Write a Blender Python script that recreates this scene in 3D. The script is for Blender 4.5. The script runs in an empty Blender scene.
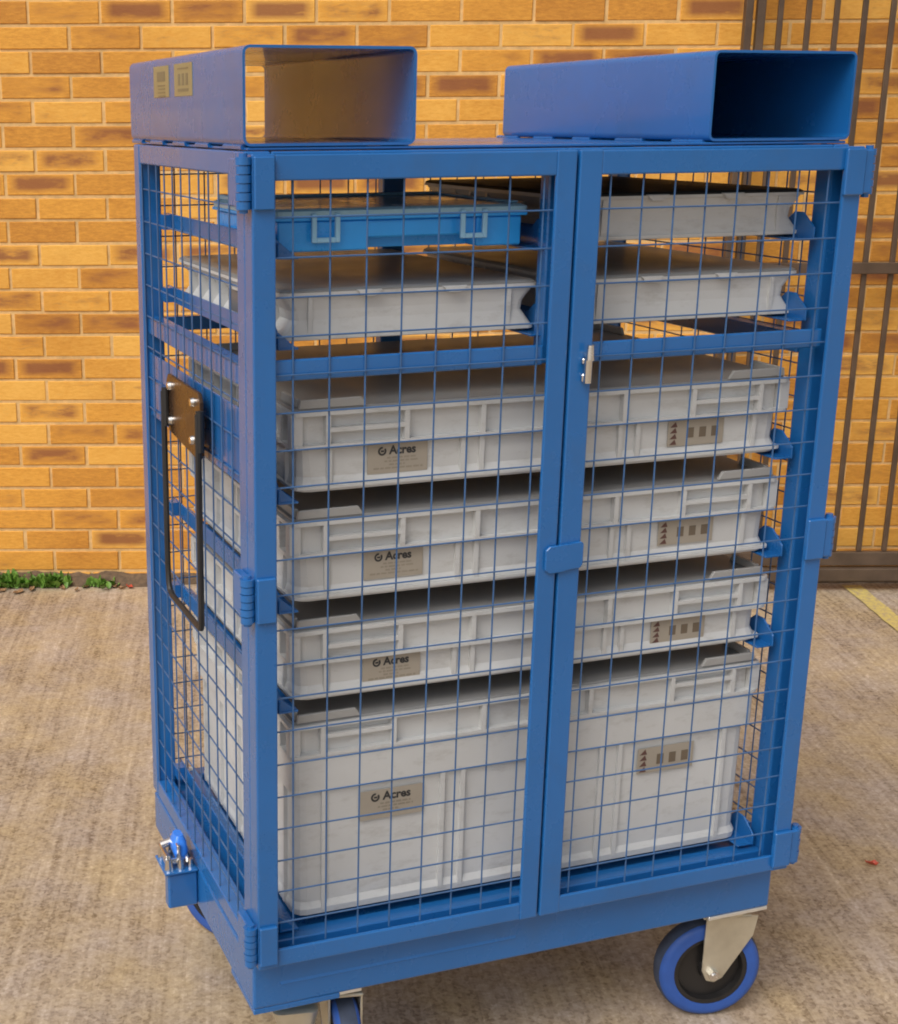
import bpy, bmesh, math, random
from mathutils import Vector, Matrix
random.seed(7)
C = bpy.context.scene.collection
scene = bpy.context.scene

# ---------------------------------------------------------------- camera
YAW, PITCH, ROLL = 0.3189, -0.2854, -0.0051
FPX, PCX, PCY = 1419.47, 270.51, 534.92
cam_data = bpy.data.cameras.new('camera')
cam = bpy.data.objects.new('camera', cam_data); C.objects.link(cam)
fw = Vector((math.sin(YAW)*math.cos(PITCH), math.cos(YAW)*math.cos(PITCH), math.sin(PITCH)))
rt = Vector((math.cos(YAW), -math.sin(YAW), 0)); up = rt.cross(fw)
r2 = rt*math.cos(ROLL) + up*math.sin(ROLL); u2 = -rt*math.sin(ROLL) + up*math.cos(ROLL)
cam.matrix_world = Matrix(((r2.x, u2.x, -fw.x, -0.5499), (r2.y, u2.y, -fw.y, -1.7649), (r2.z, u2.z, -fw.z, 1.4941), (0, 0, 0, 1)))
cam_data.sensor_fit = 'HORIZONTAL'; cam_data.sensor_width = 36
cam_data.lens = FPX*36/898
cam_data.shift_x = (449-PCX)/898; cam_data.shift_y = (PCY-512)/898
cam_data.clip_end = 500; cam_data.clip_start = 0.05
scene.camera = cam

# ---------------------------------------------------------------- light
SUN_EL, SUN_AZ = 50, 238          # degrees; azimuth clockwise from +Y
w = bpy.data.worlds.new('World'); scene.world = w; w.use_nodes = True
nt = w.node_tree; nt.nodes.clear()
sky = nt.nodes.new('ShaderNodeTexSky'); sky.sky_type = 'NISHITA'; sky.sun_disc = False
sky.sun_elevation = math.radians(SUN_EL); sky.sun_rotation = math.radians(SUN_AZ)
sky.dust_density = 4.0; sky.ozone_density = 0.6; sky.air_density = 1.0
hs = nt.nodes.new('ShaderNodeHueSaturation'); hs.inputs['Saturation'].default_value = 0.30
bg = nt.nodes.new('ShaderNodeBackground'); bg.inputs['Strength'].default_value = 0.145
wo = nt.nodes.new('ShaderNodeOutputWorld')
nt.links.new(sky.outputs[0], hs.inputs['Color']); nt.links.new(hs.outputs[0], bg.inputs['Color']); nt.links.new(bg.outputs[0], wo.inputs['Surface'])
sd = bpy.data.lights.new('sun', 'SUN'); sd.energy = 1.35; sd.angle = math.radians(35); sd.color = (1.0, 0.945, 0.86)
so = bpy.data.objects.new('sun', sd); C.objects.link(so)
az, el = math.radians(SUN_AZ), math.radians(SUN_EL)
sv = Vector((math.sin(az)*math.cos(el), math.cos(az)*math.cos(el), math.sin(el)))
so.rotation_euler = sv.to_track_quat('Z', 'Y').to_euler()
so.location = sv*20
scene.view_settings.view_transform = 'Standard'; scene.view_settings.look = 'None'
scene.view_settings.exposure = 0.12; scene.view_settings.gamma = 1.0
scene.cycles.use_denoising = True
scene.cycles.max_bounces = 8
scene.cycles.filter_width = 1.9

# ---------------------------------------------------------------- helpers
def box(bm, x0, x1, y0, y1, z0, z1, bev=0.0, seg=1):
    vs = [bm.verts.new((x, y, z)) for x in (x0, x1) for y in (y0, y1) for z in (z0, z1)]
    F = [(0,1,3,2),(4,6,7,5),(0,4,5,1),(2,3,7,6),(0,2,6,4),(1,5,7,3)]
    fs = [bm.faces.new([vs[i] for i in f]) for f in F]
    if bev > 0:
        es = set(e for f in fs for e in f.edges)
        bmesh.ops.bevel(bm, geom=list(es), offset=bev, segments=seg, profile=0.5, affect='EDGES')

def cyl(bm, p0, p1, r, n=10, r1=None, cap=True):
    p0, p1 = Vector(p0), Vector(p1); r1 = r if r1 is None else r1
    d = (p1-p0).normalized()
    a = d.orthogonal().normalized(); b = d.cross(a)
    A = [bm.verts.new(p0+(a*math.cos(t)+b*math.sin(t))*r) for t in [2*math.pi*i/n for i in range(n)]]
    B = [bm.verts.new(p1+(a*math.cos(t)+b*math.sin(t))*r1) for t in [2*math.pi*i/n for i in range(n)]]
    for i in range(n):
        bm.faces.new((A[i], A[(i+1) % n], B[(i+1) % n], B[i]))
    if cap:
        bm.faces.new(A[::-1]); bm.faces.new(B)

def tube(bm, pts, r, n=8):
    pts = [Vector(p) for p in pts]; rings = []
    prev = None
    for i, p in enumerate(pts):
        d = ((pts[min(i+1, len(pts)-1)]-p).normalized() + (p-pts[max(i-1, 0)]).normalized()).normalized()
        a = (prev - d*prev.dot(d)).normalized() if prev is not None else d.orthogonal().normalized()
        prev = a; b = d.cross(a)
        rings.append([bm.verts.new(p+(a*math.cos(2*math.pi*k/n)+b*math.sin(2*math.pi*k/n))*r) for k in range(n)])
    for A, B in zip(rings, rings[1:]):
        for k in range(n):
            bm.faces.new((A[k], A[(k+1) % n], B[(k+1) % n], B[k]))
    bm.faces.new(rings[0][::-1]); bm.faces.new(rings[-1])

def prism(bm, poly, axis, a0, a1, bev=0.0):
    """poly: 2D points in the plane of the two other axes, extruded along axis."""
    def P(p, a):
        if axis == 'y': return (p[0], a, p[1])
        if axis == 'x': return (a, p[0], p[1])
        return (p[0], p[1], a)
    A = [bm.verts.new(P(p, a0)) for p in poly]; B = [bm.verts.new(P(p, a1)) for p in poly]
    n = len(poly)
    fs = [bm.faces.new(A), bm.faces.new(B[::-1])]
    for i in range(n):
        fs.append(bm.faces.new((A[i], B[i], B[(i+1) % n], A[(i+1) % n])))
    if bev > 0:
        es = set(e for f in fs for e in f.edges)
        bmesh.ops.bevel(bm, geom=list(es), offset=bev, segments=1, affect='EDGES')

def lathe(bm, prof, n=40):
    """prof: list of (radius, y); closed profile, spun about Y."""
    rings = [[bm.verts.new((r*math.cos(2*math.pi*k/n), y, r*math.sin(2*math.pi*k/n))) for k in range(n)] for r, y in prof]
    m = len(rings)
    for i in range(m):
        A, B = rings[i], rings[(i+1) % m]
        for k in range(n):
            bm.faces.new((A[k], A[(k+1) % n], B[(k+1) % n], B[k]))

def loft(bm, secs, cap=True):
    """secs: list of (x0,x1,y0,y1,z,r) rounded rectangles, bottom to top."""
    rings = []
    for x0, x1, y0, y1, z, r in secs:
        ring = []
        for cx, cy, t0 in ((x1-r, y1-r, 0), (x0+r, y1-r, 90), (x0+r, y0+r, 180), (x1-r, y0+r, 270)):
            for k in range(4):
                t = math.radians(t0+30*k)
                ring.append(bm.verts.new((cx+r*math.cos(t), cy+r*math.sin(t), z)))
        rings.append(ring)
    n = len(rings[0])
    for A, B in zip(rings, rings[1:]):
        for k in range(n):
            bm.faces.new((A[k], A[(k+1) % n], B[(k+1) % n], B[k]))
    if cap:
        bm.faces.new(rings[0][::-1]); bm.faces.new(rings[-1])

def obj(name, bm, mat, parent=None, smooth=False):
    bmesh.ops.recalc_face_normals(bm, faces=bm.faces[:])
    me = bpy.data.meshes.new(name); bm.to_mesh(me); bm.free()
    if smooth:
        for p in me.polygons: p.use_smooth = True
        try: me.set_sharp_from_angle(angle=math.radians(35))
        except Exception: pass
    o = bpy.data.objects.new(name, me); C.objects.link(o)
    if mat: me.materials.append(mat)
    if parent: o.parent = parent
    return o

def tag(o, label=None, cat=None, group=None, kind=None):
    if label: o['label'] = label
    if cat: o['category'] = cat
    if group: o['group'] = group
    if kind: o['kind'] = kind
    return o

def empty(name, loc=(0, 0, 0), rz=0.0):
    o = bpy.data.objects.new(name, None); C.objects.link(o)
    o.location = loc; o.rotation_euler = (0, 0, rz); o.empty_display_size = 0.1
    return o

def copy_tree(o, parent=None):
    c = o.copy(); C.objects.link(c); c.parent = parent
    for ch in list(o.children): copy_tree(ch, c)
    return c

def text_mesh(s, size, bold=0.0):
    cu = bpy.data.curves.new('text', 'FONT'); cu.body = s; cu.size = size; cu.offset = bold
    cu.align_x = 'CENTER'; cu.resolution_u = 3
    t = bpy.data.objects.new('text', cu); C.objects.link(t)
    bpy.context.view_layer.update()
    me = bpy.data.meshes.new_from_object(t.evaluated_get(bpy.context.evaluated_depsgraph_get()))
    bpy.data.objects.remove(t); bpy.data.curves.remove(cu)
    return me

# ---------------------------------------------------------------- materials
def mat_new(name):
    m = bpy.data.materials.new(name); m.use_nodes = True
    n = m.node_tree; n.nodes.clear()
    out = n.nodes.new('ShaderNodeOutputMaterial'); p = n.nodes.new('ShaderNodeBsdfPrincipled')
    n.links.new(p.outputs[0], out.inputs['Surface'])
    return m, n, p

def N(n, t, **kw):
    x = n.nodes.new(t)
    for k, v in kw.items():
        if k in x.inputs: x.inputs[k].default_value = v
        else: setattr(x, k, v)
    return x

def ramp(n, src, stops):
    r = n.nodes.new('ShaderNodeValToRGB')
    while len(r.color_ramp.elements) < len(stops): r.color_ramp.elements.new(0.5)
    for e, (p, c) in zip(r.color_ramp.elements, stops):
        e.position = p; e.color = (c[0], c[1], c[2], 1) if not isinstance(c, (int, float)) else (c, c, c, 1)
    n.links.new(src, r.inputs['Fac']); return r

def simple(name, col, rough=0.5, metal=0.0, var=0.12, scale=9.0, bump=0.0, bscale=300.0, coat=0.0, rvar=0.12, spec=0.5):
    m, n, p = mat_new(name)
    tc = N(n, 'ShaderNodeTexCoord')
    no = N(n, 'ShaderNodeTexNoise', Scale=scale, Detail=6.0, Roughness=0.6)
    n.links.new(tc.outputs['Object'], no.inputs['Vector'])
    lo = [c*(1-var) for c in col]; hi = [min(1, c*(1+var)) for c in col]
    r = ramp(n, no.outputs['Fac'], [(0.3, lo), (0.7, hi)])
    n.links.new(r.outputs['Color'], p.inputs['Base Color'])
    rr = ramp(n, no.outputs['Fac'], [(0.25, max(0.02, rough-rvar)), (0.75, min(1, rough+rvar))])
    n.links.new(rr.outputs['Color'], p.inputs['Roughness'])
    p.inputs['Metallic'].default_value = metal
    p.inputs['Specular IOR Level'].default_value = spec
    if coat:
        p.inputs['Coat Weight'].default_value = coat; p.inputs['Coat Roughness'].default_value = 0.12
    if bump:
        nb = N(n, 'ShaderNodeTexNoise', Scale=bscale, Detail=3.0)
        n.links.new(tc.outputs['Object'], nb.inputs['Vector'])
        b = N(n, 'ShaderNodeBump', Strength=bump, Distance=0.002)
        n.links.new(nb.outputs['Fac'], b.inputs['Height']); n.links.new(b.outputs['Normal'], p.inputs['Normal'])
    return m

BLUE = simple('blue_paint', (0.012, 0.122, 0.370), rough=0.27, var=0.08, scale=4, bump=0.0, coat=0.4)
n = BLUE.node_tree; p = next(x for x in n.nodes if x.type == 'BSDF_PRINCIPLED')
old = p.inputs['Base Color'].links[0].from_socket
tc = N(n, 'ShaderNodeTexCoord')
m1 = N(n, 'ShaderNodeMapping'); m1.inputs['Scale'].default_value = (40, 40, 6); m1.inputs['Rotation'].default_value = (0.3, 0.5, 0.2); n.links.new(tc.outputs['Object'], m1.inputs['Vector'])
sc_ = N(n, 'ShaderNodeTexNoise', Scale=4.0, Detail=5.0, Roughness=0.75); n.links.new(m1.outputs[0], sc_.inputs['Vector'])
s1 = ramp(n, sc_.outputs['Fac'], [(0.66, 0.0), (0.74, 0.45)])
ma = N(n, 'ShaderNodeMix', data_type='RGBA'); n.links.new(s1.outputs['Color'], ma.inputs['Factor']); n.links.new(old, ma.inputs[6]); ma.inputs[7].default_value = (0.07, 0.18, 0.38, 1)
gr = N(n, 'ShaderNodeTexNoise', Scale=7.0, Detail=7.0, Roughness=0.7); n.links.new(tc.outputs['Object'], gr.inputs['Vector'])
s2 = ramp(n, gr.outputs['Fac'], [(0.52, 0.0), (0.74, 0.30)])
mb = N(n, 'ShaderNodeMix', data_type='RGBA'); n.links.new(s2.outputs['Color'], mb.inputs['Factor']); n.links.new(ma.outputs[2], mb.inputs[6]); mb.inputs[7].default_value = (0.035, 0.085, 0.17, 1)
n.links.new(mb.outputs[2], p.inputs['Base Color'])
WIRE = simple('blue_wire', (0.045, 0.115, 0.26), rough=0.40, var=0.15)
PLASTIC = simple('grey_plastic', (0.535, 0.537, 0.53), rough=0.45, var=0.08, scale=4.5, bump=0.06, bscale=500)
n = PLASTIC.node_tree; p = next(x for x in n.nodes if x.type == 'BSDF_PRINCIPLED')
old = p.inputs['Base Color'].links[0].from_socket
tc = N(n, 'ShaderNodeTexCoord'); oi = N(n, 'ShaderNodeObjectInfo')
av = N(n, 'ShaderNodeVectorMath', operation='ADD'); n.links.new(tc.outputs['Object'], av.inputs[0]); n.links.new(oi.outputs['Location'], av.inputs[1])
m1 = N(n, 'ShaderNodeMapping'); m1.inputs['Scale'].default_value = (9, 9, 26); m1.inputs['Rotation'].default_value = (0.2, 0.25, 0.1); n.links.new(av.outputs[0], m1.inputs['Vector'])
sc_ = N(n, 'ShaderNodeTexNoise', Scale=1.6, Detail=8.0, Roughness=0.75); n.links.new(m1.outputs[0], sc_.inputs['Vector'])
s1 = ramp(n, sc_.outputs['Fac'], [(0.53, 0.0), (0.72, 0.50)])
ma = N(n, 'ShaderNodeMix', data_type='RGBA'); n.links.new(s1.outputs['Color'], ma.inputs['Factor']); n.links.new(old, ma.inputs[6]); ma.inputs[7].default_value = (0.30, 0.28, 0.25, 1)
n.links.new(ma.outputs[2], p.inputs['Base Color'])
LIDMAT = simple('grey_lid_plastic', (0.23, 0.23, 0.228), rough=0.42, var=0.08, spec=0.30)
TABMAT = simple('grey_tab_plastic', (0.32, 0.315, 0.305), rough=0.42, var=0.07)
CASEBLUE = simple('sky_blue_plastic', (0.030, 0.34, 0.86), rough=0.30, var=0.06)
CASELID = simple('blue_grey_lid', (0.24, 0.42, 0.54), rough=0.2, var=0.05)
CLIP = simple('pale_clip_plastic', (0.26, 0.50, 0.70), rough=0.35, var=0.05)
ZINC = simple('zinc_plate', (0.62, 0.58, 0.47), rough=0.38, metal=0.75, var=0.12, scale=20)
STEEL = simple('bright_steel', (0.75, 0.73, 0.70), rough=0.22, metal=1.0, var=0.1, scale=30)
BRONZE = simple('dark_bronze_plate', (0.075, 0.042, 0.024), rough=0.28, metal=0.5, var=0.2, scale=25)
BLACK = simple('black_rubber', (0.018, 0.017, 0.017), rough=0.45, var=0.2)
TYRE = simple('blue_rubber', (0.025, 0.09, 0.36), rough=0.5, var=0.12, scale=25)
TREAD = simple('dark_tread', (0.045, 0.060, 0.100), rough=0.8, var=0.3, scale=30)  # dark grey-blue band round the blue tyre
RIM = simple('black_rim_plastic', (0.014, 0.013, 0.013), rough=0.38, var=0.25)
GATELOW = simple('bottom_rail_paint', (0.085, 0.055, 0.035), rough=0.55, var=0.3, scale=12, bump=0.2)  # gate brown, slightly paler, for the bottom rail
GATE = simple('gate_paint', (0.080, 0.048, 0.028), rough=0.5, var=0.3, scale=12, bump=0.2)
LABELMAT = simple('beige_sticker', (0.34, 0.30, 0.245), rough=0.45, var=0.05)
INK = simple('dark_ink', (0.03, 0.03, 0.032), rough=0.5)
INKGREY = simple('grey_ink', (0.26, 0.225, 0.175), rough=0.5)
INKBROWN = simple('brown_ink', (0.15, 0.115, 0.08), rough=0.5)
INKRED = simple('dark_red_ink', (0.11, 0.050, 0.042), rough=0.5)
STICKER = simple('tan_sticker', (0.27, 0.235, 0.13), rough=0.35, var=0.08)
STICKINK = simple('olive_ink', (0.18, 0.15, 0.09), rough=0.5)
GREEN = simple('weed_leaf', (0.13, 0.26, 0.035), rough=0.5, var=0.4, scale=40)
DRY = simple('dry_leaf', (0.30, 0.17, 0.08), rough=0.7, var=0.3, scale=40)
RED = simple('red_scrap', (0.50, 0.07, 0.035), rough=0.5)

# ---- brick
BRICK, n, p = mat_new('brick')
at = N(n, 'ShaderNodeAttribute', attribute_name='brick')       # r: random, g: blotch random, b: local u, a: local v
sp = N(n, 'ShaderNodeSeparateColor'); n.links.new(at.outputs['Color'], sp.inputs[0])
tc = N(n, 'ShaderNodeTexCoord')
mp = N(n, 'ShaderNodeMapping'); mp.inputs['Scale'].default_value = (1, 1, 3.6)
n.links.new(tc.outputs['Object'], mp.inputs['Vector'])
fine = N(n, 'ShaderNodeTexNoise', Scale=42.0, Detail=8.0, Roughness=0.72); n.links.new(mp.outputs[0], fine.inputs['Vector'])
big = N(n, 'ShaderNodeTexNoise', Scale=9.0, Detail=4.0); n.links.new(mp.outputs[0], big.inputs['Vector'])
def M(op, a, b=None, clamp=False):
    x = n.nodes.new('ShaderNodeMath'); x.operation = op; x.use_clamp = clamp
    for i, v in enumerate((a, b)):
        if v is None: continue
        if isinstance(v, (int, float)): x.inputs[i].default_value = v
        else: n.links.new(v, x.inputs[i])
    return x.outputs[0]
base = ramp(n, M('ADD', M('MULTIPLY', sp.outputs[0], 0.35), M('MULTIPLY', fine.outputs['Fac'], 0.65)),
            [(0.28, (0.50, 0.205, 0.028)), (0.50, (0.72, 0.335, 0.046)), (0.72, (0.83, 0.45, 0.090))])
mu = M('MULTIPLY', M('SUBTRACT', M('SUBTRACT', 0.5, M('ABSOLUTE', M('SUBTRACT', sp.outputs[2], 0.5))), 0.02), 6.5, True)
mv = M('MULTIPLY', M('SUBTRACT', M('SUBTRACT', 0.5, M('ABSOLUTE', M('SUBTRACT', at.outputs['Alpha'], 0.56))), 0.02), 3.6, True)
st_ = M('SUBTRACT', M('MULTIPLY', sp.outputs[1], 1.75), 1.10)
no2 = M('ADD', M('MULTIPLY', big.outputs['Fac'], 1.7), M('MULTIPLY', fine.outputs['Fac'], 1.3))
blot = M('MULTIPLY', M('MULTIPLY', M('MULTIPLY', mu, mv), M('MULTIPLY', M('ADD', M('SUBTRACT', no2, 1.35), st_), 1.7, True), True), 0.85)
wth = N(n, 'ShaderNodeTexNoise', Scale=1.7, Detail=6.0, Roughness=0.65); n.links.new(tc.outputs['Object'], wth.inputs['Vector'])
wr = ramp(n, wth.outputs['Fac'], [(0.35, (0.80, 0.74, 0.68)), (0.55, (1.0, 1.0, 1.0))])
mx = N(n, 'ShaderNodeMix', data_type='RGBA')
n.links.new(blot, mx.inputs['Factor']); n.links.new(base.outputs['Color'], mx.inputs[6]); mx.inputs[7].default_value = (0.25, 0.082, 0.032, 1)
mw_ = N(n, 'ShaderNodeMix', data_type='RGBA'); mw_.blend_type = 'MULTIPLY'; mw_.inputs['Factor'].default_value = 1.0
n.links.new(mx.outputs[2], mw_.inputs[6]); n.links.new(wr.outputs['Color'], mw_.inputs[7])
n.links.new(mw_.outputs[2], p.inputs['Base Color'])
p.inputs['Roughness'].default_value = 0.8
b = N(n, 'ShaderNodeBump', Strength=0.45, Distance=0.003); n.links.new(fine.outputs['Fac'], b.inputs['Height']); n.links.new(b.outputs['Normal'], p.inputs['Normal'])
MORTAR = simple('mortar', (0.66, 0.42, 0.175), rough=0.9, var=0.2, scale=30, bump=0.4, bscale=120)

# ---- concrete
WA = 0.325                                     # wall angle (clockwise about Z)
WD = Vector((math.cos(WA), -math.sin(WA), 0)); WN = Vector((-math.sin(WA), -math.cos(WA), 0))   # along, and towards the camera
WO = Vector((0.28, 2.79, 0))
CONC, n, p = mat_new('concrete')
tc = N(n, 'ShaderNodeTexCoord')
mr = N(n, 'ShaderNodeMapping'); mr.inputs['Rotation'].default_value = (0, 0, WA - 0.02)
n.links.new(tc.outputs['Object'], mr.inputs['Vector'])
ms = N(n, 'ShaderNodeMapping'); ms.inputs['Scale'].default_value = (75, 2.2, 1); n.links.new(mr.outputs[0], ms.inputs['Vector'])
stri = N(n, 'ShaderNodeTexNoise', Scale=1.0, Detail=4.0, Roughness=0.55, Distortion=0.4); n.links.new(ms.outputs[0], stri.inputs['Vector'])
ms2 = N(n, 'ShaderNodeMapping'); ms2.inputs['Scale'].default_value = (7.0, 1.0, 1); n.links.new(mr.outputs[0], ms2.inputs['Vector'])
band = N(n, 'ShaderNodeTexNoise', Scale=1.0, Detail=3.0); n.links.new(ms2.outputs[0], band.inputs['Vector'])
grit = N(n, 'ShaderNodeTexNoise', Scale=160.0, Detail=6.0, Roughness=0.7); n.links.new(tc.outputs['Object'], grit.inputs['Vector'])
stain = N(n, 'ShaderNodeTexNoise', Scale=2.1, Detail=7.0, Roughness=0.62); n.links.new(tc.outputs['Object'], stain.inputs['Vector'])
agg = N(n, 'ShaderNodeTexNoise', Scale=46.0, Detail=3.0, Roughness=0.5); n.links.new(tc.outputs['Object'], agg.inputs['Vector'])
spk = N(n, 'ShaderNodeTexVoronoi', Scale=140.0); n.links.new(tc.outputs['Object'], spk.inputs['Vector'])
spc = N(n, 'ShaderNodeSeparateColor'); n.links.new(spk.outputs['Color'], spc.inputs[0])
hue = N(n, 'ShaderNodeTexNoise', Scale=6.5, Detail=5.0, Roughness=0.6); n.links.new(tc.outputs['Object'], hue.inputs['Vector'])
v = M('ADD', M('ADD', M('MULTIPLY', stri.outputs['Fac'], 0.28), M('MULTIPLY', band.outputs['Fac'], 0.12)),
      M('ADD', M('ADD', M('MULTIPLY', grit.outputs['Fac'], 0.28), M('MULTIPLY', agg.outputs['Fac'], 0.12)), M('MULTIPLY', stain.outputs['Fac'], 0.34)))
ms3 = N(n, 'ShaderNodeMapping'); ms3.inputs['Scale'].default_value = (120, 5, 1); ms3.inputs['Rotation'].default_value = (0, 0, 0.05); n.links.new(mr.outputs[0], ms3.inputs['Vector'])
scr = N(n, 'ShaderNodeTexNoise', Scale=1.0, Detail=2.0); n.links.new(ms3.outputs[0], scr.inputs['Vector'])
v = M('ADD', v, M('MULTIPLY', M('SUBTRACT', scr.outputs['Fac'], 0.62, True), 0.42))
v = M('ADD', v, M('MULTIPLY', M('SUBTRACT', spc.outputs[0], 0.5), 0.12))
cr = ramp(n, v, [(0.42, (0.16, 0.108, 0.064)), (0.57, (0.375, 0.295, 0.208)), (0.66, (0.455, 0.366, 0.268)), (0.80, (0.69, 0.59, 0.47))])
hr = ramp(n, hue.outputs['Fac'], [(0.35, (1.05, 1.0, 0.84)), (0.65, (0.98, 0.99, 1.10))])
mxc = N(n, 'ShaderNodeMix', data_type='RGBA'); mxc.blend_type = 'MULTIPLY'; mxc.inputs['Factor'].default_value = 1.0
n.links.new(cr.outputs['Color'], mxc.inputs[6]); n.links.new(hr.outputs['Color'], mxc.inputs[7])
n.links.new(mxc.outputs[2], p.inputs['Base Color']); p.inputs['Roughness'].default_value = 0.88
b = N(n, 'ShaderNodeBump', Strength=0.22, Distance=0.003)
n.links.new(M('ADD', M('ADD', M('MULTIPLY', stri.outputs['Fac'], 0.5), grit.outputs['Fac']), M('MULTIPLY', agg.outputs['Fac'], 0.2)), b.inputs['Height']); n.links.new(b.outputs['Normal'], p.inputs['Normal'])

# ---- worn yellow paint
YEL, n, p = mat_new('worn_yellow_paint')
tc = N(n, 'ShaderNodeTexCoord')
no = N(n, 'ShaderNodeTexNoise', Scale=60.0, Detail=7.0, Roughness=0.7); n.links.new(tc.outputs['Object'], no.inputs['Vector'])
r = ramp(n, no.outputs['Fac'], [(0.40, (0.40, 0.30, 0.18)), (0.52, (0.56, 0.44, 0.13)), (0.8, (0.66, 0.53, 0.19))])
n.links.new(r.outputs['Color'], p.inputs['Base Color']); p.inputs['Roughness'].default_value = 0.75
SOIL = simple('soil', (0.13, 0.085, 0.05), rough=0.95, var=0.4, scale=60, bump=0.8, bscale=90)

# ================================================================ SETTING
GZ = -0.0200                                   # ground level; the trolley's own origin is 20 mm above it
bm = bmesh.new()
vs = [bm.verts.new(q) for q in ((-150, -150, GZ), (150, -150, GZ), (150, 150, GZ), (-150, 150, GZ))]; bm.faces.new(vs)
tag(obj('ground', bm, CONC), kind='structure')

def wall_pt(s, off=0.0, z=0.0): return WO + WD*s + WN*off + Vector((0, 0, z))
# brick wall -----------------------------------------------------------
wall = empty('brick_wall', (0, 0, 0))
tag(wall, 'yellow brick wall with scattered dark brown bricks behind the blue trolley', 'wall')
S0, S1, CP, BP, ZT = -6.5, 6.5, 0.0727, 0.2195, 1.77 + 0.0727*18
bm = bmesh.new()
A = [wall_pt(S0, -0.0032), wall_pt(S1, -0.0032), wall_pt(S1, -0.25), wall_pt(S0, -0.25)]
prism(bm, [(a.x, a.y) for a in A], 'z', -0.2, ZT)
obj('mortar_bed', bm, MORTAR, wall)
bm = bmesh.new(); lay = bm.loops.layers.float_color.new('brick')
row = 0; z = 1.77 + 0.0727*17
BW, BH = BP-0.0095, CP-0.0095
while z > -0.08:
    s = S0 + (0.045 + 0.0048 if row % 2 == 1 else 0.1675 + 0.0048) % BP
    while s < S1-BP:
        ra, rb = random.random(), random.random()
        j = lambda: random.uniform(-0.0012, 0.0012)
        pr_ = random.uniform(-0.0015, 0.0015)
        x0, x1, z0, z1 = s+j(), s+BW+j(), z+0.0047+j(), z+0.0047+BH+j()
        out = [(x0, z0), (x1, z0), (x1, z1), (x0, z1)]
        e = 0.0022
        inn = [(x0+e, z0+e), (x1-e, z0+e), (x1-e, z1-e), (x0+e, z1-e)]
        O = [bm.verts.new(wall_pt(a, -0.012, c)) for a, c in out]
        Md = [bm.verts.new(wall_pt(a, pr_-0.002, c)) for a, c in out]
        I = [bm.verts.new(wall_pt(a, pr_, c)) for a, c in inn]
        fs = [bm.faces.new(I)]
        for k in range(4):
            fs.append(bm.faces.new((Md[k], Md[(k+1) % 4], I[(k+1) % 4], I[k])))
            fs.append(bm.faces.new((O[k], O[(k+1) % 4], Md[(k+1) % 4], Md[k])))
        for f in fs:
            for l in f.loops:
                q = l.vert.co - WO
                l[lay] = (ra, rb, min(1, max(0, (q.dot(WD)-x0)/(x1-x0))), min(1, max(0, (q.z-z0)/(z1-z0))))
        s += BP
    z -= CP; row += 1
obj('brickwork', bm, BRICK, wall)

# soil strip along the foot of the wall
bm = bmesh.new()
prev = None; k = 0
s = -6.4
while s < 6.4:
    wdt = 0.010 + 0.016*random.random() + (0.02 if -0.45 < s < 0.25 else 0)
    h = 0.006 + 0.012*random.random()
    ring = [bm.verts.new(wall_pt(s, -0.002, h+0.008)), bm.verts.new(wall_pt(s, wdt*0.5, h)), bm.verts.new(wall_pt(s, wdt, GZ+0.001))]
    if prev:
        for q in range(2): bm.faces.new((prev[q], prev[q+1], ring[q+1], ring[q]))
    prev = ring; s += 0.03
tag(obj('soil_strip', bm, SOIL, smooth=True), kind='structure')

# yellow painted line, at right angles to the wall
bm = bmesh.new()
P0 = Vector((2.712, 1.912, GZ+0.004)); L = WN*3.4; hw_ = WD*0.030
jag = [(0.0, 0)]
a = [P0-hw_+WN*0.06, P0+hw_+WN*0.05]
nseg = 60; prevv = None
for i in range(nseg+1):
    c = P0 + WN*(0.0+3.4*i/nseg)
    vv = [bm.verts.new(c-hw_*(1+random.uniform(-.1, .1))), bm.verts.new(c+hw_*(1+random.uniform(-.1, .1)))]
    if prevv: bm.faces.new((prevv[0], prevv[1], vv[1], vv[0]))
    prevv = vv
tag(obj('yellow_line', bm, YEL), kind='structure')

# steel gate ------------------------------------------------------------
def wbox(bm, s0, s1, o0, o1, z0, z1, bev=0.002):
    """box in wall coordinates"""
    t = bmesh.new(); box(t, s0, s1, o0, o1, z0, z1, bev)
    s0 += 0.0275; s1 += 0.0275; t.transform(Matrix.Translation((0.0275, 0, 0)))
    mw = Matrix(((WD.x, WN.x, 0, WO.x), (WD.y, WN.y, 0, WO.y), (0, 0, 1, 0), (0, 0, 0, 1)))
    t.transform(mw); me = bpy.data.meshes.new('tmp'); t.to_mesh(me); t.free(); bm.from_mesh(me); bpy.data.meshes.remove(me)
gate = empty('steel_gate', wall_pt(2.06, 0.09))
tag(gate, 'dark brown barred steel gate standing against the brick wall at right', 'gate')
GM = gate.matrix_world
def gpart(name, f):
    bm = bmesh.new(); f(bm); bm.transform(Matrix.Translation(-Vector(gate.location))); return obj(name, bm, GATELOW if name == 'bottom_rail' else GATE, gate)
gpart('post', lambda b: wbox(b, 2.030, 2.052, 0.075, 0.105, GZ, 2.15))
gpart('stile', lambda b: wbox(b, 2.066, 2.090, 0.078, 0.102, 0.03, 2.12))
gpart('stile', lambda b: wbox(b, 4.06, 4.09, 0.078, 0.102, 0.03, 2.12))
gpart('cross_rail', lambda b: wbox(b, 2.090, 4.06, 0.094, 0.106, 1.020, 1.055))
gpart('bottom_rail', lambda b: (wbox(b, 2.090, 4.06, 0.080, 0.100, 0.066, 0.112), wbox(b, 2.090, 4.06, 0.080, 0.118, 0.018, 0.060)))
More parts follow.
